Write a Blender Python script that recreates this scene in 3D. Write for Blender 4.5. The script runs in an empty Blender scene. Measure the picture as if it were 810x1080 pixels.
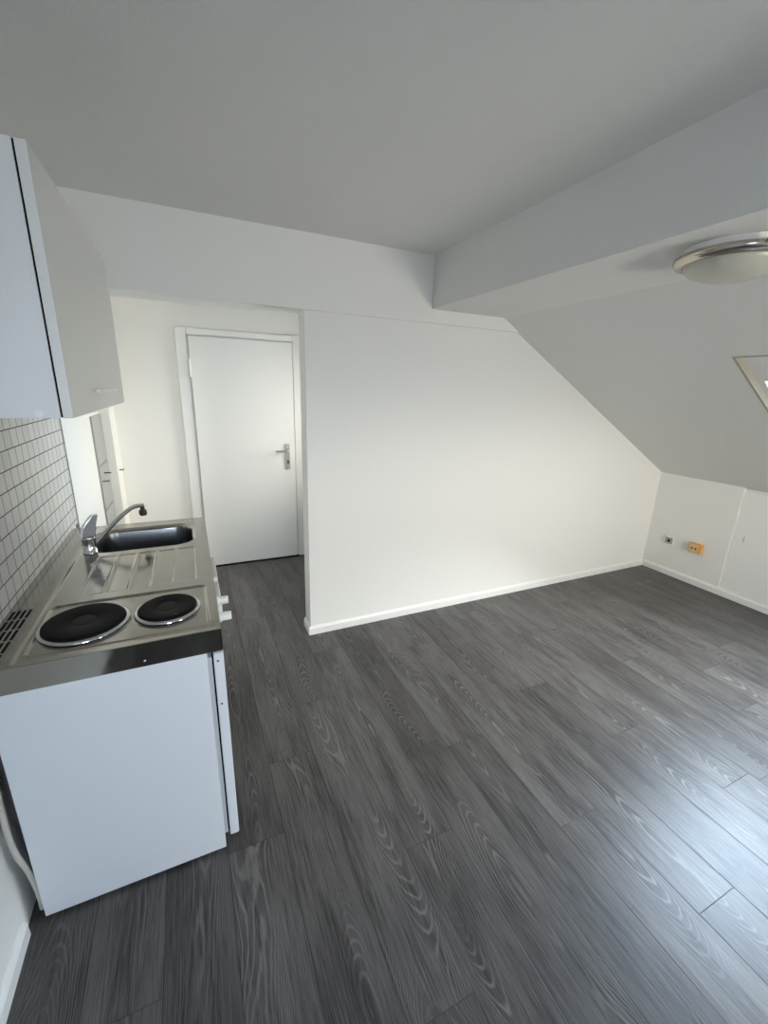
import bpy, bmesh, math, random
from mathutils import Vector, Matrix
random.seed(7)
S = bpy.context.scene
COL = S.collection
R = math.radians

# ------------------------------------------------------------------ dimensions (metres)
YF = 3.944            # far wall with the door
YP = 2.4915           # face of the partition wall
YL = 2.474            # face of the lintel beam
XP = 1.2234           # left end of the partition
XR = 4.6534           # low knee wall
HK = 0.9486
HC = 2.4042           # flat ceiling
XV = 2.0266           # dropped face
HV = 2.1117           # dropped soffit
XS = 2.5861           # start of slope
HL = 2.0313           # lintel underside
YB = -1.35            # wall behind the camera
SL = (HV - HK) / (XR - XS)
def slope_z(x): return HV - (x - XS) * SL
D = 0.6243; ZT = 0.9016; ZB = 0.8259; Y0 = 1.2386; Y1 = 2.481     # worktop

# ------------------------------------------------------------------ node helpers
def new_mat(name):
    m = bpy.data.materials.new(name); m.use_nodes = True
    nt = m.node_tree; b = nt.nodes['Principled BSDF']
    return m, nt, b
def N(nt, t, **kw):
    n = nt.nodes.new(t)
    for k, v in kw.items():
        if k.startswith('i_'):
            key = k[2:].replace('_', ' ')
            n.inputs[key].default_value = v
        else: setattr(n, k, v)
    return n
def L(nt, a, b): nt.links.new(a, b)
def math_(nt, op, a, b=None, c=None, clamp=False):
    n = nt.nodes.new('ShaderNodeMath'); n.operation = op; n.use_clamp = clamp
    for i, v in enumerate((a, b, c)):
        if v is None: continue
        if isinstance(v, (int, float)): n.inputs[i].default_value = v
        else: nt.links.new(v, n.inputs[i])
    return n.outputs[0]
def maprange(nt, v, a, b, c, d, smooth=False):
    n = nt.nodes.new('ShaderNodeMapRange')
    if smooth: n.interpolation_type = 'SMOOTHSTEP'
    nt.links.new(v, n.inputs['Value'])
    for k, x in zip(('From Min', 'From Max', 'To Min', 'To Max'), (a, b, c, d)): n.inputs[k].default_value = x
    return n.outputs['Result']
def mix_col(nt, f, a, b, mode='MIX'):
    n = nt.nodes.new('ShaderNodeMix'); n.data_type = 'RGBA'; n.blend_type = mode
    for s, v in ((n.inputs[0], f), (n.inputs[6], a), (n.inputs[7], b)):
        if isinstance(v, (int, float)): s.default_value = v
        elif isinstance(v, tuple): s.default_value = (*v, 1) if len(v) == 3 else v
        else: nt.links.new(v, s)
    return n.outputs[2]
def simple(name, col, rough=.5, metal=0., bump=0., bscale=200., ior=1.5, var=0.02, coat=0.):
    m, nt, b = new_mat(name)
    tc = N(nt, 'ShaderNodeTexCoord'); no = N(nt, 'ShaderNodeTexNoise'); L(nt, tc.outputs['Object'], no.inputs['Vector'])
    no.inputs['Scale'].default_value = bscale; no.inputs['Detail'].default_value = 3
    lo = tuple(c * (1 - var) for c in col); hi = tuple(min(1, c * (1 + var)) for c in col)
    L(nt, mix_col(nt, no.outputs['Fac'], lo, hi), b.inputs['Base Color'])
    b.inputs['Roughness'].default_value = rough; b.inputs['Metallic'].default_value = metal
    b.inputs['IOR'].default_value = ior; b.inputs['Coat Weight'].default_value = coat
    if bump:
        bp = N(nt, 'ShaderNodeBump'); bp.inputs['Strength'].default_value = bump; bp.inputs['Distance'].default_value = .002
        L(nt, no.outputs['Fac'], bp.inputs['Height']); L(nt, bp.outputs['Normal'], b.inputs['Normal'])
    return m

M = {}
def wallpaint(name, col, bs=90., strength=.35):
    m, nt, b = new_mat(name)
    tc = N(nt, 'ShaderNodeTexCoord')
    n1 = N(nt, 'ShaderNodeTexNoise', i_Scale=bs, i_Detail=4.); L(nt, tc.outputs['Object'], n1.inputs['Vector'])
    n2 = N(nt, 'ShaderNodeTexNoise', i_Scale=6., i_Detail=2.); L(nt, tc.outputs['Object'], n2.inputs['Vector'])
    h = math_(nt, 'ADD', n1.outputs['Fac'], n2.outputs['Fac'])
    bp = N(nt, 'ShaderNodeBump'); bp.inputs['Strength'].default_value = strength; bp.inputs['Distance'].default_value = .003
    L(nt, h, bp.inputs['Height']); L(nt, bp.outputs['Normal'], b.inputs['Normal'])
    L(nt, mix_col(nt, n1.outputs['Fac'], tuple(c * .975 for c in col), col), b.inputs['Base Color'])
    b.inputs['Roughness'].default_value = .75; b.inputs['Specular IOR Level'].default_value = .3
    return m
M['wall'] = wallpaint('white_wall_paint', (.86, .855, .835), 140., .25)
M['ceil'] = wallpaint('white_ceiling_plaster', (.77, .762, .74), 110., .6)
M['gloss_white'] = simple('white_gloss_paint', (.86, .86, .85), .35)
M['leaf'] = simple('white_door_lacquer', (.86, .86, .85), .38)
M['furn'] = simple('white_melamine', (.80, .80, .79), .34)
M['cabdoor'] = simple('cream_white_melamine', (.80, .785, .75), .32)
M['enamel'] = simple('blue_lit_white_enamel', (.78, .815, .86), .3)  # white enamel with the blue of the window light mixed into its colour
M['plastic'] = simple('white_plastic', (.88, .88, .86), .3)
M['gasket'] = simple('grey_rubber_gasket', (.30, .31, .33), .6)
M['seal'] = simple('pale_grey_seal', (.52, .55, .59), .55)
M['dark'] = simple('dark_gap', (.008, .008, .009), .8, ior=1.2)
M['black'] = simple('black_rubber', (.012, .012, .012), .5)
M['iron'] = simple('black_cast_iron', (.005, .005, .0055), .55, bump=.2, bscale=500., ior=1.2)
M['iron_centre'] = simple('worn_plate_centre', (.009, .009, .009), .5, ior=1.25)
M['nickel'] = simple('brushed_nickel', (.55, .50, .43), .2, 1.)
M['chrome'] = simple('chrome', (.62, .63, .65), .1, 1.)
M['satin'] = simple('satin_aluminium', (.62, .60, .56), .32, 1.)
M['orange'] = simple('orange_plastic', (.72, .36, .07), .4)
M['beige'] = simple('yellowed_beige_plastic', (.74, .52, .25), .4)
M['olive'] = simple('grey_beige_plastic', (.42, .39, .29), .45)
M['cable'] = simple('off_white_cable', (.62, .58, .52), .45)
M['grey_panel'] = simple('grey_laminate', (.38, .39, .39), .4)
M['reveal'] = simple('shaded_cream_window_lining', (.42, .40, .33), .6)  # cream darkened so the lining's shade sits in its colour
M['backside'] = simple('dark_back_panel', (.05, .05, .055), .7)
M['outer'] = simple('roof_felt', (.1, .1, .1), .9)

def steel(name='stainless_steel', ra=.08, rb=.17, ca=(.345, .328, .298), cb=(.435, .415, .385)):
    m, nt, b = new_mat(name)
    tc = N(nt, 'ShaderNodeTexCoord'); mp = N(nt, 'ShaderNodeMapping'); mp.inputs['Scale'].default_value = (14, 420, 14)
    L(nt, tc.outputs['Object'], mp.inputs['Vector'])
    n1 = N(nt, 'ShaderNodeTexNoise', i_Scale=1., i_Detail=3.); L(nt, mp.outputs[0], n1.inputs['Vector'])
    n2 = N(nt, 'ShaderNodeTexNoise', i_Scale=22., i_Detail=5.); L(nt, tc.outputs['Object'], n2.inputs['Vector'])
    L(nt, mix_col(nt, n2.outputs['Fac'], ca, cb), b.inputs['Base Color'])
    b.inputs['Metallic'].default_value = 1.
    r = math_(nt, 'ADD', maprange(nt, n2.outputs['Fac'], .3, .7, ra, rb), math_(nt, 'MULTIPLY', n1.outputs['Fac'], .06))
    L(nt, r, b.inputs['Roughness'])
    bp = N(nt, 'ShaderNodeBump'); bp.inputs['Strength'].default_value = .05; bp.inputs['Distance'].default_value = .0008
    L(nt, n1.outputs['Fac'], bp.inputs['Height']); L(nt, bp.outputs['Normal'], b.inputs['Normal'])
    return m
M['steel'] = steel()
M['bowl'] = steel('satin_bowl_dark_reflection', .25, .27, (.165, .168, .176), (.175, .178, .186))  # the bowl's dark reflections are put into a darker steel colour
M['apron'] = steel('polished_steel', .02, .08)

def shade_glass():
    m, nt, b = new_mat('opal_glass')
    b.inputs['Base Color'].default_value = (.72, .69, .60, 1); b.inputs['Roughness'].default_value = .28
    b.inputs['Subsurface Weight'].default_value = .0
    tc = N(nt, 'ShaderNodeTexCoord'); no = N(nt, 'ShaderNodeTexNoise', i_Scale=12.); L(nt, tc.outputs['Object'], no.inputs['Vector'])
    L(nt, mix_col(nt, no.outputs['Fac'], (.56, .54, .46), (.60, .58, .50)), b.inputs['Base Color'])
    return m
M['opal'] = shade_glass()

def pane(name='window_glass', tint=(.95, .97, .97)):
    m = bpy.data.materials.new(name); m.use_nodes = True; nt = m.node_tree
    for n in list(nt.nodes): nt.nodes.remove(n)
    o = N(nt, 'ShaderNodeOutputMaterial'); mx = N(nt, 'ShaderNodeMixShader')
    t = N(nt, 'ShaderNodeBsdfTransparent'); t.inputs[0].default_value = (*tint, 1)
    g = N(nt, 'ShaderNodeBsdfGlossy'); g.inputs['Roughness'].default_value = .02
    f = N(nt, 'ShaderNodeFresnel'); f.inputs[0].default_value = 1.45
    L(nt, f.outputs[0], mx.inputs[0]); L(nt, t.outputs[0], mx.inputs[1]); L(nt, g.outputs[0], mx.inputs[2]); L(nt, mx.outputs[0], o.inputs[0])
    return m
M['glass'] = pane()
M['glass_blue'] = pane('light_cooling_glass', (.54, .61, .72))  # tint added to cool the light through the unseen left rear window
M['glass_warm'] = pane('light_warming_glass', (1., .94, .85))  # tint added to warm the light through the unseen corridor window

def tile_mat():
    m, nt, b = new_mat('white_tiles_dark_grout')
    tc = N(nt, 'ShaderNodeTexCoord'); sp = N(nt, 'ShaderNodeSeparateXYZ'); L(nt, tc.outputs['Object'], sp.inputs[0])
    P = .0652
    zr = math_(nt, 'DIVIDE', math_(nt, 'SUBTRACT', sp.outputs['Z'], 1.451 - 20 * P), P)
    row = math_(nt, 'FLOOR', zr); fz = math_(nt, 'FRACT', zr)
    wn = N(nt, 'ShaderNodeTexWhiteNoise', noise_dimensions='1D'); L(nt, row, wn.inputs['W'])
    yo = math_(nt, 'MULTIPLY', wn.outputs['Value'], .35)
    yr = math_(nt, 'ADD', math_(nt, 'DIVIDE', math_(nt, 'SUBTRACT', sp.outputs['Y'], 2.58 - 40 * P), P), yo)
    coli = math_(nt, 'FLOOR', yr); fy = math_(nt, 'FRACT', yr)
    def edge(f, w):
        d = math_(nt, 'MINIMUM', f, math_(nt, 'SUBTRACT', 1., f))
        return maprange(nt, d, w * .6, w, 1., 0., True)
    ez = edge(fz, .036); ey = edge(fy, .040)
    eyw = math_(nt, 'MULTIPLY', ey, .85)
    e = math_(nt, 'MAXIMUM', ez, eyw)
    w2 = N(nt, 'ShaderNodeTexWhiteNoise', noise_dimensions='2D'); cb = N(nt, 'ShaderNodeCombineXYZ')
    L(nt, row, cb.inputs[0]); L(nt, coli, cb.inputs[1]); L(nt, cb.outputs[0], w2.inputs['Vector'])
    tcol = mix_col(nt, w2.outputs['Value'], (.58, .575, .55), (.66, .655, .63))
    L(nt, mix_col(nt, e, tcol, (.075, .07, .065)), b.inputs['Base Color'])
    L(nt, maprange(nt, e, 0, 1, .3, .8), b.inputs['Roughness'])
    no = N(nt, 'ShaderNodeTexNoise', i_Scale=160., i_Detail=2.); L(nt, tc.outputs['Object'], no.inputs['Vector'])
    h = math_(nt, 'SUBTRACT', math_(nt, 'MULTIPLY', no.outputs['Fac'], .15), e)
    bp = N(nt, 'ShaderNodeBump'); bp.inputs['Strength'].default_value = .5; bp.inputs['Distance'].default_value = .001
    L(nt, h, bp.inputs['Height']); L(nt, bp.outputs['Normal'], b.inputs['Normal'])
    return m
M['tile'] = tile_mat()

def floor_mat():
    m, nt, b = new_mat('grey_oak_laminate')
    g = N(nt, 'ShaderNodeUVMap', uv_map='grain'); e = N(nt, 'ShaderNodeUVMap', uv_map='edge')
    tone = N(nt, 'ShaderNodeAttribute', attribute_name='tone').outputs['Fac']
    def sc(x, y):
        mp = N(nt, 'ShaderNodeMapping'); mp.inputs['Scale'].default_value = (x, y, 1); L(nt, g.outputs[0], mp.inputs['Vector']); return mp.outputs[0]
    n1 = N(nt, 'ShaderNodeTexNoise', i_Scale=1., i_Detail=1.2, i_Roughness=.4); L(nt, sc(5.5, 1.3), n1.inputs['Vector'])
    se = N(nt, 'ShaderNodeSeparateXYZ'); L(nt, e.outputs[0], se.inputs[0]); sg = N(nt, 'ShaderNodeSeparateXYZ'); L(nt, g.outputs[0], sg.inputs[0])
    lean = N(nt, 'ShaderNodeTexNoise', i_Scale=1., i_Detail=1.); L(nt, sc(.6, 1.1), lean.inputs['Vector'])
    uc = math_(nt, 'ADD', math_(nt, 'SUBTRACT', math_(nt, 'MULTIPLY', se.outputs[0], 2.), 1.), math_(nt, 'MULTIPLY', math_(nt, 'SUBTRACT', lean.outputs['Fac'], .5), 1.9))
    arch = math_(nt, 'ADD', math_(nt, 'MULTIPLY', math_(nt, 'MULTIPLY', uc, uc), 11.), math_(nt, 'MULTIPLY', sg.outputs[1], 8.5))
    wob = N(nt, 'ShaderNodeTexNoise', i_Scale=1., i_Detail=2.); L(nt, sc(45, 14), wob.inputs['Vector'])
    h = math_(nt, 'ADD', arch, math_(nt, 'ADD', math_(nt, 'MULTIPLY', n1.outputs['Fac'], 24.), math_(nt, 'MULTIPLY', wob.outputs['Fac'], .55)))
    ring = math_(nt, 'PINGPONG', h, .5)
    rm = N(nt, 'ShaderNodeTexNoise', i_Scale=1., i_Detail=2.); L(nt, sc(10, 2.2), rm.inputs['Vector'])
    ringl = math_(nt, 'MULTIPLY', maprange(nt, ring, .27, .48, 0., 1., True), maprange(nt, rm.outputs['Fac'], .40, .62, .15, 1., True))
    fib = N(nt, 'ShaderNodeTexNoise', i_Scale=1., i_Detail=4., i_Roughness=.65); L(nt, sc(330, 9), fib.inputs['Vector'])
    fib2 = N(nt, 'ShaderNodeTexNoise', i_Scale=1., i_Detail=3., i_Roughness=.6); L(nt, sc(120, 2.6), fib2.inputs['Vector'])
    big = N(nt, 'ShaderNodeTexNoise', i_Scale=1., i_Detail=2.); L(nt, sc(9, 1.7), big.inputs['Vector'])
    fmask = maprange(nt, big.outputs['Fac'], .38, .62, .25, 1.)
    base = mix_col(nt, maprange(nt, big.outputs['Fac'], .40, .60, 0., 1., True), (.034, .031, .031), (.118, .113, .111))
    base = mix_col(nt, maprange(nt, fib2.outputs['Fac'], .42, .66, 0., .65), base, (.17, .167, .164))
    base = mix_col(nt, maprange(nt, fib2.outputs['Fac'], .46, .30, 0., .7), base, (.030, .028, .028))
    base = mix_col(nt, math_(nt, 'MULTIPLY', ringl, .75), base, (.30, .295, .285))
    base = mix_col(nt, maprange(nt, fib.outputs['Fac'], .48, .70, 0., .7), base, (.25, .245, .24))
    base = mix_col(nt, maprange(nt, fib.outputs['Fac'], .46, .28, 0., .75), base, (.020, .019, .019))
    tn = maprange(nt, tone, 0., 1., .44, .64)
    base = mix_col(nt, 1., base, (1.05, .995, .985), 'MULTIPLY')
    vm = N(nt, 'ShaderNodeVectorMath', operation='SCALE'); L(nt, base, vm.inputs[0]); L(nt, tn, vm.inputs['Scale'])
    def ed(o, w):
        d = math_(nt, 'MINIMUM', o, math_(nt, 'SUBTRACT', 1., o)); return maprange(nt, d, w * .35, w, 1., 0., True)
    ev = math_(nt, 'MAXIMUM', ed(se.outputs[0], .0115), ed(se.outputs[1], .0011))
    L(nt, mix_col(nt, math_(nt, 'MULTIPLY', ev, .75), vm.outputs[0], (.016, .015, .015)), b.inputs['Base Color'])
    L(nt, math_(nt, 'ADD', maprange(nt, fib.outputs['Fac'], .3, .7, .40, .33), math_(nt, 'MULTIPLY', ev, .3)), b.inputs['Roughness'])
    hh = math_(nt, 'SUBTRACT', math_(nt, 'MULTIPLY', fib.outputs['Fac'], .35), math_(nt, 'MULTIPLY', ev, 1.))
    bp = N(nt, 'ShaderNodeBump'); bp.inputs['Strength'].default_value = .35; bp.inputs['Distance'].default_value = .0012
    L(nt, hh, bp.inputs['Height']); L(nt, bp.outputs['Normal'], b.inputs['Normal'])
    return m
M['floor'] = floor_mat()

# ------------------------------------------------------------------ mesh helpers
WL = {}            # world location of every object's origin (no rotations are used on parents)
def link(name, bm, mat, parent=None, loc=None, smooth=False, mods=(), bevel=0., seg=2):
    me = bpy.data.meshes.new(name)
    pl = WL[parent.name] if parent else Vector((0, 0, 0))
    base = Vector(loc) if loc is not None else pl
    bmesh.ops.recalc_face_normals(bm, faces=bm.faces[:])
    bmesh.ops.translate(bm, verts=bm.verts[:], vec=-base)
    if smooth:
        for e_ in bm.edges:
            if len(e_.link_faces) == 2 and e_.calc_face_angle(0) > 1.15: e_.smooth = False
    bm.to_mesh(me); bm.free()
    o = bpy.data.objects.new(name, me); COL.objects.link(o)
    if parent: o.parent = parent
    o.location = base - pl
    WL[o.name] = base
    for mm in (mat if isinstance(mat, (list, tuple)) else [mat]): me.materials.append(mm)
    if smooth:
        me.polygons.foreach_set('use_smooth', [True] * len(me.polygons))
    if bevel:
        b = o.modifiers.new('bevel', 'BEVEL'); b.width = bevel; b.segments = seg; b.limit_method = 'ANGLE'; b.angle_limit = R(40)
        me.polygons.foreach_set('use_smooth', [True] * len(me.polygons))
        b.harden_normals = True
    return o
def empty(name, loc, label=None, cat=None, group=None, kind=None):
    o = bpy.data.objects.new(name, None); COL.objects.link(o); o.location = loc; o.empty_display_size = .1
    WL[o.name] = Vector(loc); tag(o, label, cat, group, kind); return o
def tag(o, label=None, cat=None, group=None, kind=None):
    if label: o['label'] = label
    if cat: o['category'] = cat
    if group: o['group'] = group
    if kind: o['kind'] = kind
    return o
def box(bm, x0, x1, y0, y1, z0, z1):
    vs = [bm.verts.new((x, y, z)) for x in (x0, x1) for y in (y0, y1) for z in (z0, z1)]
    for f in ((0, 1, 3, 2), (4, 6, 7, 5), (0, 4, 5, 1), (2, 3, 7, 6), (0, 2, 6, 4), (1, 5, 7, 3)):
        bm.faces.new([vs[i] for i in f])
    return bm
def bx(*a): return box(bmesh.new(), *a)
def prism_y(bm, poly, y0, y1):            # poly: (x,z)
    a = [bm.verts.new((x, y0, z)) for x, z in poly]; b = [bm.verts.new((x, y1, z)) for x, z in poly]
    n = len(poly); bm.faces.new(a); bm.faces.new(b[::-1])
    for i in range(n): bm.faces.new((a[i], b[i], b[(i + 1) % n], a[(i + 1) % n]))
    return bm
def lathe(bm, prof, c, seg=64, axis='Z'):
    rings = []
    for r, h in prof:
        if r < 1e-6:
            rings.append([bm.verts.new(_ax(c, 0, 0, h, axis))])
        else:
            rings.append([bm.verts.new(_ax(c, r * math.cos(2 * math.pi * k / seg), r * math.sin(2 * math.pi * k / seg), h, axis)) for k in range(seg)])
    for a, b in zip(rings, rings[1:]):
        for k in range(seg):
            k2 = (k + 1) % seg
            if len(a) == 1 and len(b) == 1: continue
            if len(a) == 1: bm.faces.new((a[0], b[k], b[k2]))
            elif len(b) == 1: bm.faces.new((a[k], b[0], a[k2]))
            else: bm.faces.new((a[k], b[k], b[k2], a[k2]))
    for rg in (rings[0], rings[-1]):
        if len(rg) > 1: bm.faces.new(rg)
    return bm
def _ax(c, a, b, h, axis):
    if axis == 'Z': return (c[0] + a, c[1] + b, c[2] + h)
    if axis == 'X': return (c[0] + h, c[1] + a, c[2] + b)
    return (c[0] + a, c[1] + h, c[2] + b)
def tube(bm, pts, rad, seg=14, cap=True, sub=6):
    pts = [Vector(p) for p in pts]
    if sub > 1 and len(pts) > 2:
        q = []
        ext = [pts[0] * 2 - pts[1]] + pts + [pts[-1] * 2 - pts[-2]]
        for i in range(1, len(ext) - 2):
            p0, p1, p2, p3 = ext[i - 1:i + 3]
            for s in range(sub):
                t = s / sub
                q.append(.5 * ((2 * p1) + (p2 - p0) * t + (2 * p0 - 5 * p1 + 4 * p2 - p3) * t * t + (3 * p1 - p0 - 3 * p2 + p3) * t ** 3))
        q.append(pts[-1]); pts = q
    rads = rad if isinstance(rad, (list, tuple)) else None
    up = Vector((0, 0, 1)); rings = []; prev = None
    for i, p in enumerate(pts):
        d = (pts[min(i + 1, len(pts) - 1)] - pts[max(i - 1, 0)]).normalized()
        if prev is None:
            u = d.cross(up)
            if u.length < 1e-3: u = d.cross(Vector((1, 0, 0)))
        else: u = prev - d * prev.dot(d)
        u.normalize(); prev = u; w = d.cross(u)
        t = i / max(1, len(pts) - 1)
        r = rads[0] + (rads[1] - rads[0]) * t if rads else rad
        rings.append([bm.verts.new(p + u * r * math.cos(2 * math.pi * k / seg) + w * r * math.sin(2 * math.pi * k / seg)) for k in range(seg)])
    for a, b in zip(rings, rings[1:]):
        for k in range(seg): bm.faces.new((a[k], a[(k + 1) % seg], b[(k + 1) % seg], b[k]))
    if cap: bm.faces.new(rings[0][::-1]); bm.faces.new(rings[-1])
    return bm

# ------------------------------------------------------------------ SETTING
# floor: planks
bm = bmesh.new(); uvg = bm.loops.layers.uv.new('grain'); uve = bm.loops.layers.uv.new('edge')
tl = bm.faces.layers.float.new('tone')
PWD = .1985; PX0 = 1.377; PLN = 1.29
joints = {-7: .3, -6: .9, -5: 1.75, -4: 1.22, -3: 1.545, -2: .565, -1: .98, 0: 1.372, 1: .03, 2: .816, 3: 1.71, 4: .2, 5: 1.05, 6: 1.95, 7: .62, 8: 1.45, 9: .9}
tones = {}
for k in range(-7, 17):
    xa = max(0., PX0 + k * PWD); xb = min(XR, PX0 + (k + 1) * PWD)
    if xb <= 0 or xa >= XR: continue
    j = joints.get(k, random.uniform(0, PLN)); y = j - PLN * 5
    while y < YF + .1:
        ya, yb = max(YB, y), min(YF + .1, y + PLN)
        if yb > ya:
            vs = [bm.verts.new(p) for p in ((xa, ya, 0), (xb, ya, 0), (xb, yb, 0), (xa, yb, 0))]
            f = bm.faces.new(vs); f[tl] = random.random()
            ox, oy = random.uniform(0, 60), random.uniform(0, 60)
            fl = random.choice((-1, 1))
            for lp in f.loops:
                x, yy = lp.vert.co.x, lp.vert.co.y
                lp[uvg].uv = (ox + x, oy + fl * yy)
                lp[uve].uv = ((x - (PX0 + k * PWD)) / PWD, (yy - y) / PLN)
        y += PLN
tag(link('floor', bm, M['floor']), 'dark grey oak laminate plank floor', kind='structure')

def struct(name, bm, mat, label=None, bevel=0., parent=None):
    o = link(name, bm, mat, parent, bevel=bevel)
    if not parent: tag(o, label, kind='structure')
    return o
T = .22
struct('wall_left', bx(-T, 0, YB, YF + .1, -.05, HC + .1), M['wall'], 'white wall on the left behind the kitchenette')
struct('wall_far', bx(0, 2.6, YF, YF + .15, -.02, HC + .1), M['wall'], 'white wall around the door in the corridor')
# partition under the lintel, cut along the slope
poly = [(XP, 0), (XR, 0), (XR, HK + .02), (2.72, slope_z(2.72) + .02), (2.72, HL + .01), (XP, HL + .01)]
struct('wall_partition', prism_y(bmesh.new(), poly, YP, YP + .13), M['wall'], 'white partition wall under the sloped ceiling', bevel=.004)
# corridor end wall, out of sight behind the partition
CW = (2.85, 3.65, 1.00, 1.95)
bm = bmesh.new()
box(bm, 2.4, 2.6, YP + .13, CW[0], -.02, HC); box(bm, 2.4, 2.6, CW[1], YF, -.02, HC)
box(bm, 2.4, 2.6, CW[0], CW[1], -.02, CW[2]); box(bm, 2.4, 2.6, CW[0], CW[1], CW[3], HC)
struct('wall_corridor', bm, M['wall'], 'white end wall of the corridor with a window')
# lintel
poly = [(0, HL), (2.729, HL), (XS, HV + .02), (XV - .001, HV + .02), (XV - .001, HC + .02), (0, HC + .02)]
struct('trim_1', prism_y(bmesh.new(), poly, YL, 2.68), M['wall'], 'white lintel beam above the corridor opening', bevel=.004)

# ceiling : flat part, dropped face, soffit (profile extruded along y)
poly = [(-T, HC), (XV, HC), (XV, HV), (XS, HV), (XS + .1, HV + .25), (XS - .2, HC + .2), (-T, HC + .2)]
struct('ceiling', prism_y(bmesh.new(), poly, YB - .1, YF + .15), M['ceil'], 'white flat ceiling with a dropped edge')

# sloped ceiling slab with skylight openings: built from strips between the openings
W1 = (3.08, 4.18, .50, 1.312)          # x0,x1,y0,y1 of the opening in the slope
W2 = (3.08, 4.18, -.62, .20)           # second roof window, unseen, added to throw blue light on the near side
dirx = Vector((1, 0, -SL)).normalized(); nrm = Vector((SL, 0, 1)).normalized()
TH = .13
def sp(x, y, off): return Vector((x, y, slope_z(x))) + nrm * off
def slab(bm, x0, x1, y0, y1, o0=0., o1=TH):
    vs = [bm.verts.new(sp(x, y, o)) for x in (x0, x1) for y in (y0, y1) for o in (o0, o1)]
    for f in ((0, 1, 3, 2), (4, 6, 7, 5), (0, 4, 5, 1), (2, 3, 7, 6), (0, 2, 6, 4), (1, 5, 7, 3)):
        bm.faces.new([vs[i] for i in f])
def slope_sheet():
    bm = bmesh.new()
    xs = [XS, W1[0], W1[1], XR + .02]; ys = [YB - .1, W2[2], W2[3], W1[2], W1[3], YP + .14]
    holes = {(1, 1), (1, 3)}
    g = {}
    for s, o in ((0, 0.), (1, TH)):
        for i, x in enumerate(xs):
            for j, y in enumerate(ys): g[s, i, j] = bm.verts.new(sp(x, y, o))
    for i in range(len(xs) - 1):
        for j in range(len(ys) - 1):
            if (i, j) in holes: 
                for a, b in (((i, j), (i + 1, j)), ((i + 1, j), (i + 1, j + 1)), ((i + 1, j + 1), (i, j + 1)), ((i, j + 1), (i, j))):
                    bm.faces.new((g[(0,) + a], g[(0,) + b], g[(1,) + b], g[(1,) + a]))
                continue
            for s in (0, 1): bm.faces.new((g[s, i, j], g[s, i + 1, j], g[s, i + 1, j + 1], g[s, i, j + 1]))
    nx, ny = len(xs) - 1, len(ys) - 1
    for i in range(nx):
        for j in (0, ny): bm.faces.new((g[0, i, j], g[0, i + 1, j], g[1, i + 1, j], g[1, i, j]))
    for j in range(ny):
        for i in (0, nx): bm.faces.new((g[0, i, j], g[0, i, j + 1], g[1, i, j + 1], g[1, i, j]))
    return bm
struct('ceiling_slope', slope_sheet(), M['ceil'], 'white sloped attic ceiling with the roof window')

# knee wall on the right with a shallow hatch recess
YH = 1.806; YH0 = .72; RD = .018
bm = bmesh.new()
box(bm, XR, XR + .25, YH, YP + .13, -.02, HK + .1)
box(bm, XR, XR + .25, YB, YH0, -.02, HK + .1)
box(bm, XR + RD + .02, XR + .25, YH0, YH, -.02, HK + .1)
box(bm, XR, XR + .25, YH0, YH, -.02, .06)
struct('wall_right', bm, M['wall'], 'white low knee wall below the sloped ceiling')
# rear wall with a window, behind the camera
RW = (2.35, 3.42, .85, 1.58)
RL = (.22, .95, 1.10, 2.0)
bm = bmesh.new()
box(bm, -T, RL[0], YB - .2, YB, -.05, HC + .1); box(bm, RL[1], RW[0], YB - .2, YB, -.05, HC + .1); box(bm, RW[1], XR + .2, YB - .2, YB, -.05, HC + .1)
for q in (RL, RW):
    box(bm, q[0], q[1], YB - .2, YB, -.05, q[2]); box(bm, q[0], q[1], YB - .2, YB, q[3], HC + .1)
struct('wall_rear', bm, M['wall'], 'white wall behind the viewer with a window')

# skylights
def skylight(n, W, lab):
    r = empty('window_%d' % n, (W[0], W[3], slope_z(W[0])), lab, kind='structure')
    x0, x1, y0, y1 = W
    # lining boards (flush with the ceiling, running outwards)
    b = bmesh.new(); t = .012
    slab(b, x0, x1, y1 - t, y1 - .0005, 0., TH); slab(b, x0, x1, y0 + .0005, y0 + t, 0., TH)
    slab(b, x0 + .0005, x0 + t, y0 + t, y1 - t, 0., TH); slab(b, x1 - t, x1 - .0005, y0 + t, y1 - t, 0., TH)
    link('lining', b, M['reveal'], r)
    # sash frame
    b = bmesh.new(); fw = .03; o0, o1 = .038, .085
    slab(b, x0 + t, x1 - t, y1 - t - fw, y1 - t, o0, o1); slab(b, x0 + t, x1 - t, y0 + t, y0 + t + fw, o0, o1)
    slab(b, x0 + t, x0 + t + fw + .21, y0 + t + fw, y1 - t - fw, o0, o1); slab(b, x1 - t - fw, x1 - t, y0 + t + fw, y1 - t - fw, o0, o1)
    link('sash', b, M['gloss_white'], r)
    b = bmesh.new(); slab(b, x0 + t + fw + .21, x1 - t - fw, y0 + t + fw, y1 - t - fw, .056, .062); link('pane', b, M['glass'], r)
    return r
skylight(1, W1, 'roof window in the sloped ceiling at the right edge')
skylight(2, W2, 'unseen second roof window nearer the viewer, added for its light')
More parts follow.
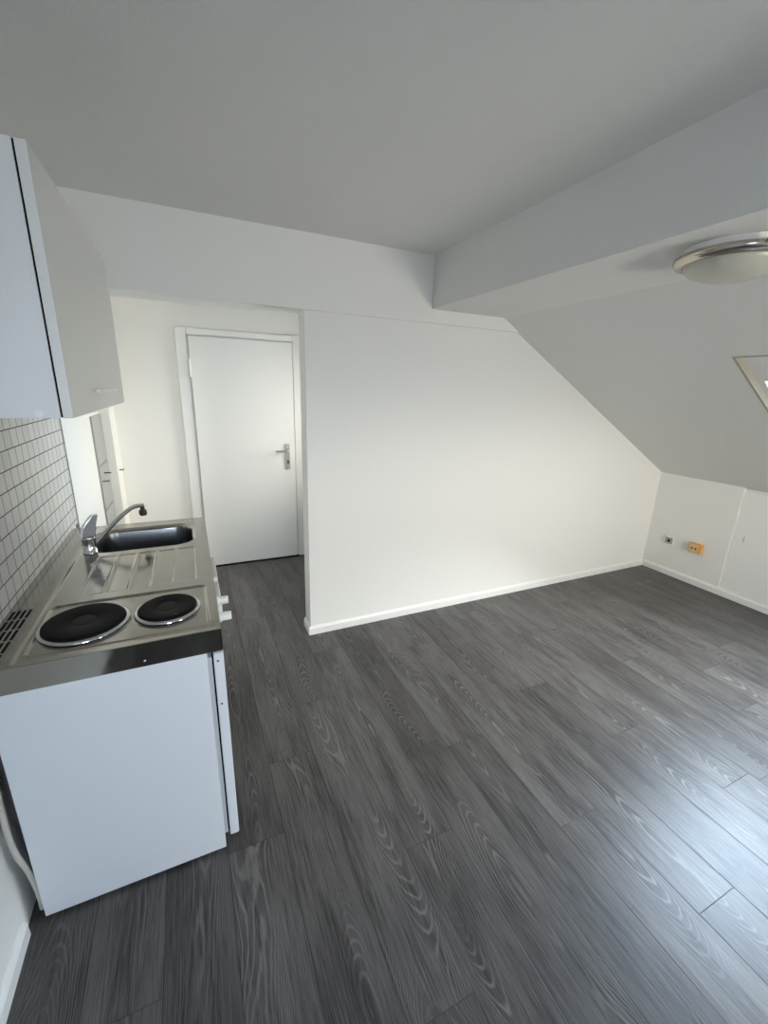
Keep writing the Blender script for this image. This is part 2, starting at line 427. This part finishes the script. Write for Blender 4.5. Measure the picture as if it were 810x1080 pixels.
def rear_window(n, Q, lab, gm):
    x0, x1, z0, z1 = Q; f = .06; RM = (x0 + x1) / 2
    w = empty('window_%d' % n, (RM, YB, z0), lab, kind='structure')
    b = bmesh.new()
    box(b, x0, x0 + f, YB - .14, YB - .08, z0, z1); box(b, x1 - f, x1, YB - .14, YB - .08, z0, z1)
    box(b, x0 + f, x1 - f, YB - .14, YB - .08, z0, z0 + f); box(b, x0 + f, x1 - f, YB - .14, YB - .08, z1 - f, z1)
    box(b, RM - .04, RM + .04, YB - .14, YB - .08, z0 + f, z1 - f)
    link('frame', b, M['gloss_white'], w)
    for a, c in ((x0 + f, RM - .04), (RM + .04, x1 - f)):
        link('pane', bx(a, c, YB - .115, YB - .109, z0 + f, z1 - f), gm, w)
    link('sill', bx(x0 + .002, x1 - .002, YB - .08, YB + .06, z0 - .03, z0 + .001), M['gloss_white'], w)
rear_window(3, RW, 'window behind the viewer below the slope', M['glass'])
rear_window(4, RL, 'window behind the viewer on the left', M['glass_blue'])
f = .06
w = empty('window_5', (2.4, 3.28, CW[2]), 'corridor window hidden behind the partition', kind='structure')
b = bmesh.new(); y0, y1, z0, z1 = CW
box(b, 2.46, 2.52, y0, y0 + f, z0, z1); box(b, 2.46, 2.52, y1 - f, y1, z0, z1); box(b, 2.46, 2.52, y0 + f, y1 - f, z0, z0 + f); box(b, 2.46, 2.52, y0 + f, y1 - f, z1 - f, z1)
link('frame', b, M['gloss_white'], w)
link('pane', bx(2.485, 2.491, y0 + f, y1 - f, z0 + f, z1 - f), M['glass_warm'], w)

# baseboards
bb = .062
def base_profile(x0, y0, x1, y1, nx, ny, name, lab, mx=0, my=0):
    b = bmesh.new(); d = .014
    pr = [(0, 0), (d, 0), (d, bb - .016), (d * .55, bb - .004), (d * .3, bb), (0, bb)]
    A = [b.verts.new((x0 + (nx + mx) * u, y0 + (ny + my) * u, z)) for u, z in pr]; B = [b.verts.new((x1 + nx * u, y1 + ny * u, z)) for u, z in pr]
    n = len(pr); b.faces.new(A); b.faces.new(B[::-1])
    for i in range(n): b.faces.new((A[i], B[i], B[(i + 1) % n], A[(i + 1) % n]))
    return struct(name, b, M['gloss_white'], lab)
base_profile(XP, YP, XR, YP, 0, -1, 'baseboard_partition', 'white skirting along the partition wall', mx=-1)
base_profile(XP, YP, XP, YP + .13, -1, 0, 'baseboard_partition_end', 'white skirting around the end of the partition wall', my=-1)
base_profile(XR, YB, XR, YP - .014, -1, 0, 'baseboard_right', 'white skirting along the low knee wall')
base_profile(0, YB, 0, 1.215, 1, 0, 'baseboard_left', 'white skirting at the foot of the left wall')

# door in the far wall
d = empty('door_1', (1.055, YF, 0), 'white flush door at the end of the corridor', kind='structure')
XD0, XD1, ZD = .6447, 1.466, 1.99
b = bmesh.new(); cw = .094; ct = .03
box(b, XD0 - cw, XD0 - .012, YF - ct, YF, 0, ZD + .06); box(b, XD1 + .012, XD1 + cw, YF - ct, YF, 0, ZD + .06)
box(b, XD0 - .012, XD1 + .012, YF - ct, YF, ZD + .010, ZD + .06)
link('door_frame', b, M['gloss_white'], d, bevel=.006)
b = bmesh.new()
box(b, XD0 - .012, XD0 - .003, YF - .012, YF, 0, ZD + .003); box(b, XD1 + .003, XD1 + .012, YF - .012, YF, 0, ZD + .003)
box(b, XD0 - .012, XD1 + .012, YF - .012, YF, ZD + .003, ZD + .010)
link('door_rebate', b, M['gloss_white'], d)
link('door_leaf', bx(XD0, XD1, YF - .042, YF - .001, .012, ZD), M['leaf'], d, bevel=.004)
for z in (1.745, .25):
    link('hinge', lathe(bmesh.new(), [(.0, -.07), (.0085, -.07), (.0085, .07), (0, .07)], (XD0 - .006, YF - .046, z), 16), M['plastic'], d, smooth=False)
hp = link('handle_plate', bx(1.382, 1.422, YF - .052, YF - .042, .885, 1.12), M['satin'], d, bevel=.004)
b = bmesh.new(); tube(b, [(1.402, YF - .05, 1.06), (1.402, YF - .085, 1.06), (1.392, YF - .098, 1.06), (1.36, YF - .1, 1.06), (1.285, YF - .1, 1.058)], .0095, sub=5)
link('handle_lever', b, M['satin'], hp, smooth=True)
link('keyhole', bx(1.396, 1.408, YF - .0545, YF - .0515, .935, .967), M['dark'], hp)
struct('trim_2', bx(XD0 - .02, XD1 + .02, YF - .05, YF + .01, .0, .006), M['dark'], 'dark strip standing in for the shaded gap under the corridor door')  # dark box painting the shade of the gap below the leaf

# ------------------------------------------------------------------ SPLASHBACK and corridor wall bits
o = link('tile_splashback', bx(.0008, .0125, .2, 2.583, ZT + .001, 1.56), M['tile'], loc=(0, 0, 0))
tag(o, 'white square tile splashback with dark grout above the steel worktop', 'splashback')
b = bx(0, .0165, 2.583, 2.590, .0, 2.02)
struct('trim_3', b, M['gasket'], 'grey edge strip at the end of the tiled wall')
# pilaster at the far end of the corridor's left wall
struct('trim_4', bx(0, .066, 3.71, YF, 0, HC), M['wall'], 'white pilaster in the corridor corner')

mc = empty('meter_cupboard', (0, 3.55, .0), 'narrow grey wall cupboard past the tiled wall, seen above the tap', 'cupboard')
link('cupboard_frame', bx(.0005, .006, 3.367, 3.706, .05, 1.394), M['gasket'], mc)
for z0, z1 in ((.06, .742), (.750, 1.056), (1.064, 1.392)):
    link('panel', bx(.006, .012, 3.369, 3.704, z0, z1), M['grey_panel'], mc, bevel=.001)
for y, z in ((3.50, .995), (3.40, .955)):
    link('pull', tube(bmesh.new(), [(.012, y, z), (.055, y, z)], .004, 10), M['black'], mc)
hk = link('wall_hook', tube(bmesh.new(), [(.065, 3.80, .96), (.09, 3.80, .96), (.098, 3.80, .968)], .004, 10, sub=3), M['black'], loc=(.065, 3.80, .96))
tag(hk, 'small dark hook on the white pilaster beside the grey cupboard', 'hook')

# ------------------------------------------------------------------ UPPER CABINET
XC, XCd, YC0, YC1, ZC0, ZC1 = .3400, .3626, 1.133, 2.028, 1.543, 2.048
wc = empty('wall_cabinet', (.0, (YC0 + YC1) / 2, ZC0), 'white wall cabinet hung above the steel worktop', 'cabinet')
b = bmesh.new(); t = .018; XW = .0125
box(b, XW, XC, YC0, YC0 + t, ZC0, ZC1); box(b, XW, XC, YC1 - t, YC1, ZC0, ZC1)
box(b, XW, XC, YC0 + t, YC1 - t, ZC0, ZC0 + t); box(b, XW, XC, YC0 + t, YC1 - t, ZC1 - t, ZC1)
box(b, XW, XW + .004, YC0 + t, YC1 - t, ZC0 + t, ZC1 - t)
link('body', b, M['furn'], wc, bevel=.0008)
link('door_gap_shade', bx(XC + .0005, XC + .0035, YC0 + .002, YC1 - .002, ZC0 + .002, ZC1 - .002), M['dark'], wc)  # dark sheet standing in for shade between carcass and door
cd = link('door', bx(XC + .0035, XCd, YC0, YC1, ZC0, ZC1), M['cabdoor'], wc, bevel=.0015)
b = bmesh.new(); tube(b, [(XCd, 1.42, 1.597), (XCd + .012, 1.42, 1.597)], .004, 10); tube(b, [(XCd, 1.72, 1.597), (XCd + .012, 1.72, 1.597)], .004, 10)
box(b, XCd + .009, XCd + .016, 1.40, 1.745, 1.592, 1.602)
link('handle', b, M['plastic'], cd)
link('cam_cover', lathe(bmesh.new(), [(0, -.002), (.008, -.0015), (.0085, .0)], (.303, YC0, 1.553), 20, 'Y'), M['plastic'], wc)

# ------------------------------------------------------------------ STEEL WORKTOP
wt = empty('steel_worktop', (D / 2, (Y0 + Y1) / 2, ZB), 'stainless steel kitchenette worktop with sink, drainer and two hot plates', 'worktop')
def sdrr(x, y, x0, x1, y0, y1, r):
    cx, cy = (x0 + x1) / 2, (y0 + y1) / 2; hx, hy = (x1 - x0) / 2 - r, (y1 - y0) / 2 - r
    qx, qy = abs(x - cx) - hx, abs(y - cy) - hy
    return math.hypot(max(qx, 0), max(qy, 0)) + min(max(qx, qy), 0) - r
def sstep(a, b, v):
    t = min(1, max(0, (v - a) / (b - a))); return t * t * (3 - 2 * t)
BX = (.132, .560, 2.075, 2.395)          # bowl
HX = (.125, .592, 1.285, 1.578)          # hob pressing
DX = (.185, .565, 1.640, 2.015)          # drainer pressing
PL = ((.243, 1.425, .110), (.473, 1.430, .088))
def top_h(x, y):
    h = 0.
    # ridge between the flat back strip and the working area
    h += .004 * math.exp(-((x - .102) / .006) ** 2) * sstep(Y0 + .004, Y0 + .03, y) * sstep(2.2, 2.12, y)
    if x > .11: h -= .0015 * sstep(.106, .118, x) * (1 - sstep(D - .022, D - .010, x)) * sstep(Y0 + .008, Y0 + .02, y) * (1 - sstep(Y1 - .02, Y1 - .008, y))
    s = sdrr(x, y, *HX, .02)
    h -= .004 * sstep(.004, -.006, s); h += .0022 * math.exp(-((s - .004) / .004) ** 2)
    s = sdrr(x, y, *DX, .012)
    if s < .01:
        k = .0035 * sstep(.003, -.006, s)
        u = (x - DX[0]) / (DX[1] - DX[0]) * 5
        d = abs(u - round(u)) * (DX[1] - DX[0]) / 5
        rib = sstep(.010, .004, d) if 0.4 < u < 4.6 else 0
        h -= k * (1 - rib)
    s = sdrr(x, y, *BX, .085)
    if s < .02:
        h -= .006 * sstep(.014, 0, s); h -= .15 * sstep(0., -.03, s) ** 1.0
        if s < -.01: h -= .012 * sstep(-.02, -.2, s)
    for px, py, r in PL:
        d = math.hypot(x - px, y - py)
        h += .003 * sstep(r + .016, r + .006, d)
    return h
nx, ny = 190, 380
bm = bmesh.new(); g = []
for j in range(ny + 1):
    y = Y0 + (Y1 - Y0) * j / ny
    g.append([bm.verts.new((D * i / nx + .002 * (1 - i / nx), y, ZT + top_h(D * i / nx, y))) for i in range(nx + 1)])
for j in range(ny):
    for i in range(nx): bm.faces.new((g[j][i], g[j][i + 1], g[j + 1][i + 1], g[j + 1][i]))
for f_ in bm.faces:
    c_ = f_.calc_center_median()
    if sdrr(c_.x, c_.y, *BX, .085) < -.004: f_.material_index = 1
o = link('top_sheet', bm, [M['steel'], M['bowl']], wt, smooth=True)
o['label'] = 'pressed steel top with sink bowl and ribbed drainer'
b = bmesh.new(); tk = .0025
box(b, .002, D - .0005, Y0, Y0 + tk, ZB, ZT - .0005); box(b, D - tk - .0005, D, Y0, Y1, ZB, ZT - .0005); box(b, .002, D - .0005, Y1 - tk, Y1, ZB, ZT - .0005)
link('apron', b, M['apron'], wt)
link('rivet', lathe(bmesh.new(), [(0, -.002), (.003, -.0015), (.004, 0)], (.412, Y0, .843), 16, 'Y'), M['chrome'], wt, smooth=True)
for i, (px, py, r) in enumerate(PL):
    z = ZT + .001
    p = link('hot_plate', lathe(bmesh.new(), [(r - .004, -.004), (r, -.002), (r, .007), (r - .003, .0095), (r - .008, .010), (.036, .0092), (.034, .0080), (.0, .0078)], (px, py, z + .001), 72), M['iron'], wt, smooth=True)
    b = lathe(bmesh.new(), [(r + .012, -.003), (r + .011, .0025), (r + .006, .0048), (r + .0005, .0035), (r + .0005, -.003)], (px, py, z), 72)
    bmesh.ops.delete(b, geom=[f for f in b.faces if len(f.verts) > 4], context='FACES_ONLY')
    link('spill_ring', b, M['chrome'], p, smooth=True)
    link('plate_centre', lathe(bmesh.new(), [(.030, .0082), (.030, .0090), (.026, .0093), (0, .0093)], (px, py, z + .001), 40), M['iron_centre'], p, smooth=True)
# vent slots: pressed louvres in the back strip
b = bmesh.new()
for c in range(4):
    for r_ in range(5):
        xa = .022 + c * .0145; ya = 1.262 + r_ * .066
        box(b, xa, xa + .0075, ya, ya + .056, ZT - .003, ZT + .0006)
link('vent_slots', b, M['dark'], wt)
for y in (1.385, 1.505):
    b = lathe(bmesh.new(), [(0, .0), (.019, .0), (.019, .007), (.015, .010), (.0145, .034), (.0125, .036), (0, .036)], (D, y, .862), 32, 'X')
    k = link('knob', b, M['plastic'], wt, smooth=False, bevel=.0008)
    link('knob_grip', bx(D + .033, D + .041, y - .004, y + .004, .848, .876), M['plastic'], k, bevel=.001)

# tap
FX, FY = .150, 2.085
tp = empty('kitchen_tap', (FX, FY, ZT), 'chrome single lever tap at the back corner of the sink', 'tap')
link('tap_body', lathe(bmesh.new(), [(.0, .0005), (.0275, .0005), (.0275, .003), (.0262, .004), (.0262, .064), (.0275, .066), (.0275, .070), (.0262, .0715), (.024, .074), (0, .074)], (FX, FY, ZT), 40), M['chrome'], tp, smooth=True)
b = bmesh.new()
tube(b, [(FX + .018, FY + .012, ZT + .034), (FX + .05, FY + .042, ZT + .065), (FX + .105, FY + .092, ZT + .115), (FX + .15, FY + .132, ZT + .146), (FX + .178, FY + .157, ZT + .153), (FX + .203, FY + .178, ZT + .149)], [.0105, .0095], 16)
sp_ = link('spout', b, M['chrome'], tp, smooth=True)
tipx, tipy = FX + .200, FY + .175
b = lathe(bmesh.new(), [(0, .004), (.009, .002), (.010, -.014), (.0165, -.020), (.0175, -.036), (.014, -.044), (0, -.044)], (tipx, tipy, ZT + .145), 24)
link('aerator', b, M['black'], sp_, smooth=True)
# lever: fin-shaped handle rising from the body cap
b = bmesh.new()
ux, uy = .97, .25
side = []
for q in (-1, 1):
    vs = []
    for ss, z in ((-.0265, .074), (.0265, .074), (.030, .104), (.037, .135), (.047, .168), (.022, .166), (.002, .143), (-.017, .116)):
        hw = .024 - .010 * (z - .074) / .094
        vs.append(b.verts.new((FX + ux * ss - uy * q * hw, FY + uy * ss + ux * q * hw, ZT + z)))
    side.append(vs)
b.faces.new(side[0]); b.faces.new(side[1][::-1]); n = len(side[0])
for i in range(n): b.faces.new((side[0][i], side[1][i], side[1][(i + 1) % n], side[0][(i + 1) % n]))
link('lever', b, M['chrome'], tp, bevel=.004, seg=3)

# ------------------------------------------------------------------ REFRIGERATOR under the near half
fr = empty('refrigerator', (.32, 1.49, 0), 'white undercounter refrigerator below the hot plates', 'refrigerator')
XB, XN, YR1 = .0464, .5779, 1.742
b = bmesh.new(); box(b, XB, XN, Y0 + .0005, YR1, .014, ZB - .001)
link('body', b, M['enamel'], fr, bevel=.003)
link('gasket', bx(XN, XN + .012, Y0 + .005, YR1 - .01, .075, .806), M['seal'], fr, bevel=.002)
link('gasket_gap_shade', bx(XN + .012, XN + .018, Y0 + .009, YR1 - .012, .080, .80), M['dark'], fr)  # dark strip drawing the shaded gap between gasket and door
dr = link('door', bx(XN + .017, D + .001, Y0 + .0005, YR1, .062, .817), M['enamel'], fr, bevel=.004)
for z in (.790, .629):
    link('screw', lathe(bmesh.new(), [(0, -.001), (.003, -.001), (.0035, 0)], (.607, Y0 + .0005, z), 14, 'Y'), M['black'], dr)
link('hinge_plate', bx(XN - .02, D - .006, Y0 + .012, Y0 + .05, .8175, .8225), M['satin'], fr)
link('handle', bx(D + .001, D + .020, 1.555, 1.738, .765, .835), M['plastic'], dr, bevel=.004)
for x, y in ((.09, Y0 + .05), (.53, Y0 + .05), (.09, YR1 - .05), (.53, YR1 - .05)):
    link('foot', lathe(bmesh.new(), [(.015, 0), (.015, .014)], (x, y, 0), 16), M['black'], fr)
link('condenser', bx(XB - .026, XB, Y0 + .055, YR1 - .02, .03, .80), M['backside'], fr)

# sink base cabinet, far half
sc_ = empty('base_cabinet', (.32, 2.11, 0), 'white base cabinet under the sink, mostly hidden by the worktop', 'cabinet')
b = bmesh.new()
box(b, .05, D - .02, 1.76, 1.778, .0, ZB - .001); box(b, .05, D - .02, Y1 - .02, Y1 - .002, .0, ZB - .001)
box(b, .05, D - .02, 1.778, Y1 - .02, .08, .098); box(b, .05, .055, 1.778, Y1 - .02, .098, .70); box(b, D - .06, D - .045, 1.778, Y1 - .02, 0, .08)
link('body', b, M['furn'], sc_)
link('door', bx(D - .019, D + .001, 1.762, Y1 - .004, .085, .82), M['furn'], sc_, bevel=.0015)
link('handle', bx(D + .001, D + .020, 1.785, 2.02, .775, .835), M['plastic'], sc_, bevel=.004)

# power cable hanging in the gap behind the refrigerator
b = bmesh.new(); tube(b, [(.012, 1.268, .62), (.012, 1.255, .482), (.018, 1.236, .38), (.024, 1.234, .296), (.033, 1.248, .207), (.036, 1.262, .10), (.03, 1.275, .012)], .0075, 12)
pc = link('power_cable', b, M['cable'], loc=(.03, 1.275, 0), smooth=True)
tag(pc, 'off-white power cable hanging between wall and refrigerator', 'cable')

# ------------------------------------------------------------------ CEILING LAMP
LX, LY, LR = 2.300, .966, .171
lm = empty('ceiling_lamp', (LX, LY, HV), 'round nickel-rimmed ceiling lamp with opal glass, on the dropped soffit', 'lamp')
link('ceiling_plate', lathe(bmesh.new(), [(0, 0), (LR - .022, 0), (LR - .022, -.028), (0, -.028)], (LX, LY, HV), 72), M['plastic'], lm, smooth=False)
prof = [(r, h) for r, h in ((LR - .030, -.022), (LR - .010, -.020), (LR, -.026), (LR + .001, -.034), (LR - .006, -.046), (LR - .022, -.052), (LR - .030, -.049), (LR - .030, -.022))]
b = lathe(bmesh.new(), prof, (LX, LY, HV), 96); bmesh.ops.delete(b, geom=[f for f in b.faces if len(f.verts) > 4], context='FACES_ONLY'); bmesh.ops.remove_doubles(b, verts=b.verts[:], dist=1e-5)
link('rim', b, M['nickel'], lm, smooth=True)
rr_ = LR - .031; pr = [(rr_ * math.cos(a), -.046 - .056 * math.sin(a)) for a in [i * math.pi / 2 / 14 for i in range(15)]]
link('glass_shade', lathe(bmesh.new(), pr, (LX, LY, HV), 72), M['opal'], lm, smooth=True)
for ang in (R(236), R(356)):
    kx, ky = LX + (LR + .006) * math.cos(ang), LY + (LR + .006) * math.sin(ang)
    link('clip', lathe(bmesh.new(), [(0, .0), (.009, .0), (.009, -.018), (0, -.018)], (kx, ky, HV - .018), 18), M['nickel'], lm, bevel=.002)

# ------------------------------------------------------------------ SOCKETS on the knee wall, hatch
ss = empty('antenna_socket', (XR, 2.279, .329), 'small grey-beige flush socket near the corner of the knee wall', 'socket')
link('plate', bx(XR - .010, XR, 2.279 - .040, 2.279 + .040, .289, .369), M['plastic'], ss, bevel=.003)
fp = link('face', bx(XR - .014, XR - .010, 2.279 - .031, 2.279 + .033, .300, .362), M['olive'], ss, bevel=.002)
link('jack', lathe(bmesh.new(), [(0, -.0025), (.012, -.0025), (.013, 0)], (XR - .014, 2.279, .331), 20, 'X'), M['dark'], fp)
ds = empty('surface_socket', (XR, 2.035, .345), 'orange surface-mounted power socket on the knee wall', 'socket')
oy, oz = 2.035, .345
link('housing', bx(XR - .050, XR, oy - .052, oy + .048, oz - .042, oz + .042), M['orange'], ds, bevel=.006)
fp = link('face', bx(XR - .056, XR - .0495, oy - .040, oy + .040, oz - .037, oz + .037), M['beige'], ds, bevel=.003)
for s in (-1, 1):
    link('pin_hole', lathe(bmesh.new(), [(0, -.0015), (.0075, -.0015), (.0075, 0)], (XR - .056, oy + s * .016, oz), 16, 'X'), M['dark'], fp)

ap = empty('access_panel', (XR + RD, (YH + YH0) / 2, .07), 'white eaves access panel recessed in the knee wall right of the sockets', 'panel')
link('panel', bx(XR + RD, XR + RD + .018, YH0 + .003, YH - .003, .064, HK - .030), M['gloss_white'], ap, bevel=.001)
link('latch', bx(XR + RD - .004, XR + RD, 1.722, 1.731, .50, .55), M['satin'], ap, bevel=.001)

# ------------------------------------------------------------------ LIGHT
wd = bpy.data.worlds.new('sky'); S.world = wd; wd.use_nodes = True; nt = wd.node_tree
bg = nt.nodes['Background']
tc = N(nt, 'ShaderNodeTexCoord'); sx = N(nt, 'ShaderNodeSeparateXYZ'); L(nt, tc.outputs['Generated'], sx.inputs[0])
# blue sky to the right, bright white haze in the direction of the sun behind the viewer
def ramp(vals):
    n = N(nt, 'ShaderNodeValToRGB'); n.color_ramp.interpolation = 'EASE'; L(nt, maprange(nt, sx.outputs['Y'], -1., 1., 0., 1.), n.inputs[0])
    e = n.color_ramp.elements
    while len(e) < len(vals): e.new(.5)
    for q, (p, c) in zip(e, vals): q.position = (p + 1) / 2
    for q, (p, c) in zip(e, vals): q.color = (*c, 1)
    return n.outputs[0]
SKY = 67.
L(nt, ramp([(-.92, (.92, .84, .72)), (-.66, (.47, .48, .485)), (-.10, (.42, .455, .48)), (.12, (.36, .45, .57))]), bg.inputs['Color']); L(nt, maprange(nt, sx.outputs['Z'], -.12, .04, .45 * SKY, SKY, True), bg.inputs['Strength'])   # the ground below the horizon is darker than the sky
def portal(name, loc, sx_, sy_, rot):
    l = bpy.data.lights.new(name, 'AREA'); l.shape = 'RECTANGLE'; l.size = sx_; l.size_y = sy_; l.cycles.is_portal = True
    o = bpy.data.objects.new(name, l); COL.objects.link(o); o.location = loc; o.rotation_euler = rot; o['kind'] = 'helper'
ang = math.atan(SL)
for W, n in ((W1, 'skylight_portal'), (W2, 'near_skylight_portal')):
    c_ = sp((W[0] + W[1]) / 2, (W[2] + W[3]) / 2, TH - .01)
    portal(n, c_, (W[1] - W[0]) / math.cos(ang), W[3] - W[2], (0, ang, 0))
portal('corridor_portal', (2.56, (CW[0] + CW[1]) / 2, (CW[2] + CW[3]) / 2), CW[3] - CW[2], CW[1] - CW[0], (0, R(90), 0))
for Q, n in ((RW, 'rear_window_portal'), (RL, 'left_window_portal')):
    portal(n, ((Q[0] + Q[1]) / 2, YB - .17, (Q[2] + Q[3]) / 2), Q[1] - Q[0], Q[3] - Q[2], (R(90), 0, 0))

# ------------------------------------------------------------------ CAMERA
cm = bpy.data.cameras.new('camera'); co = bpy.data.objects.new('camera', cm); COL.objects.link(co); S.camera = co
cm.sensor_fit = 'VERTICAL'; cm.sensor_height = 36; cm.lens = 442.83 / 1080 * 36; cm.clip_start = .01
r_ = Vector((0.9099355415, -0.4136578361, 0.0300749885)); dn = Vector((-0.0895084058, -0.2666637929, -0.9596242321)); fw = Vector((0.4049759938, 0.8705042310, -0.2796727162))
m3 = Matrix((r_, -dn, -fw)).transposed()
co.matrix_world = Matrix.Translation((0.58945, 0, 1.6237)) @ m3.to_4x4()

S.view_settings.view_transform = 'Standard'; S.view_settings.look = 'None'; S.view_settings.gamma = 1.; S.view_settings.use_curve_mapping = False
S.view_settings.exposure = 0.0
S.cycles.use_denoising = True; S.cycles.max_bounces = 14; S.cycles.diffuse_bounces = 9; S.cycles.glossy_bounces = 6; S.cycles.transparent_max_bounces = 12
S.cycles.sample_clamp_indirect = 6.
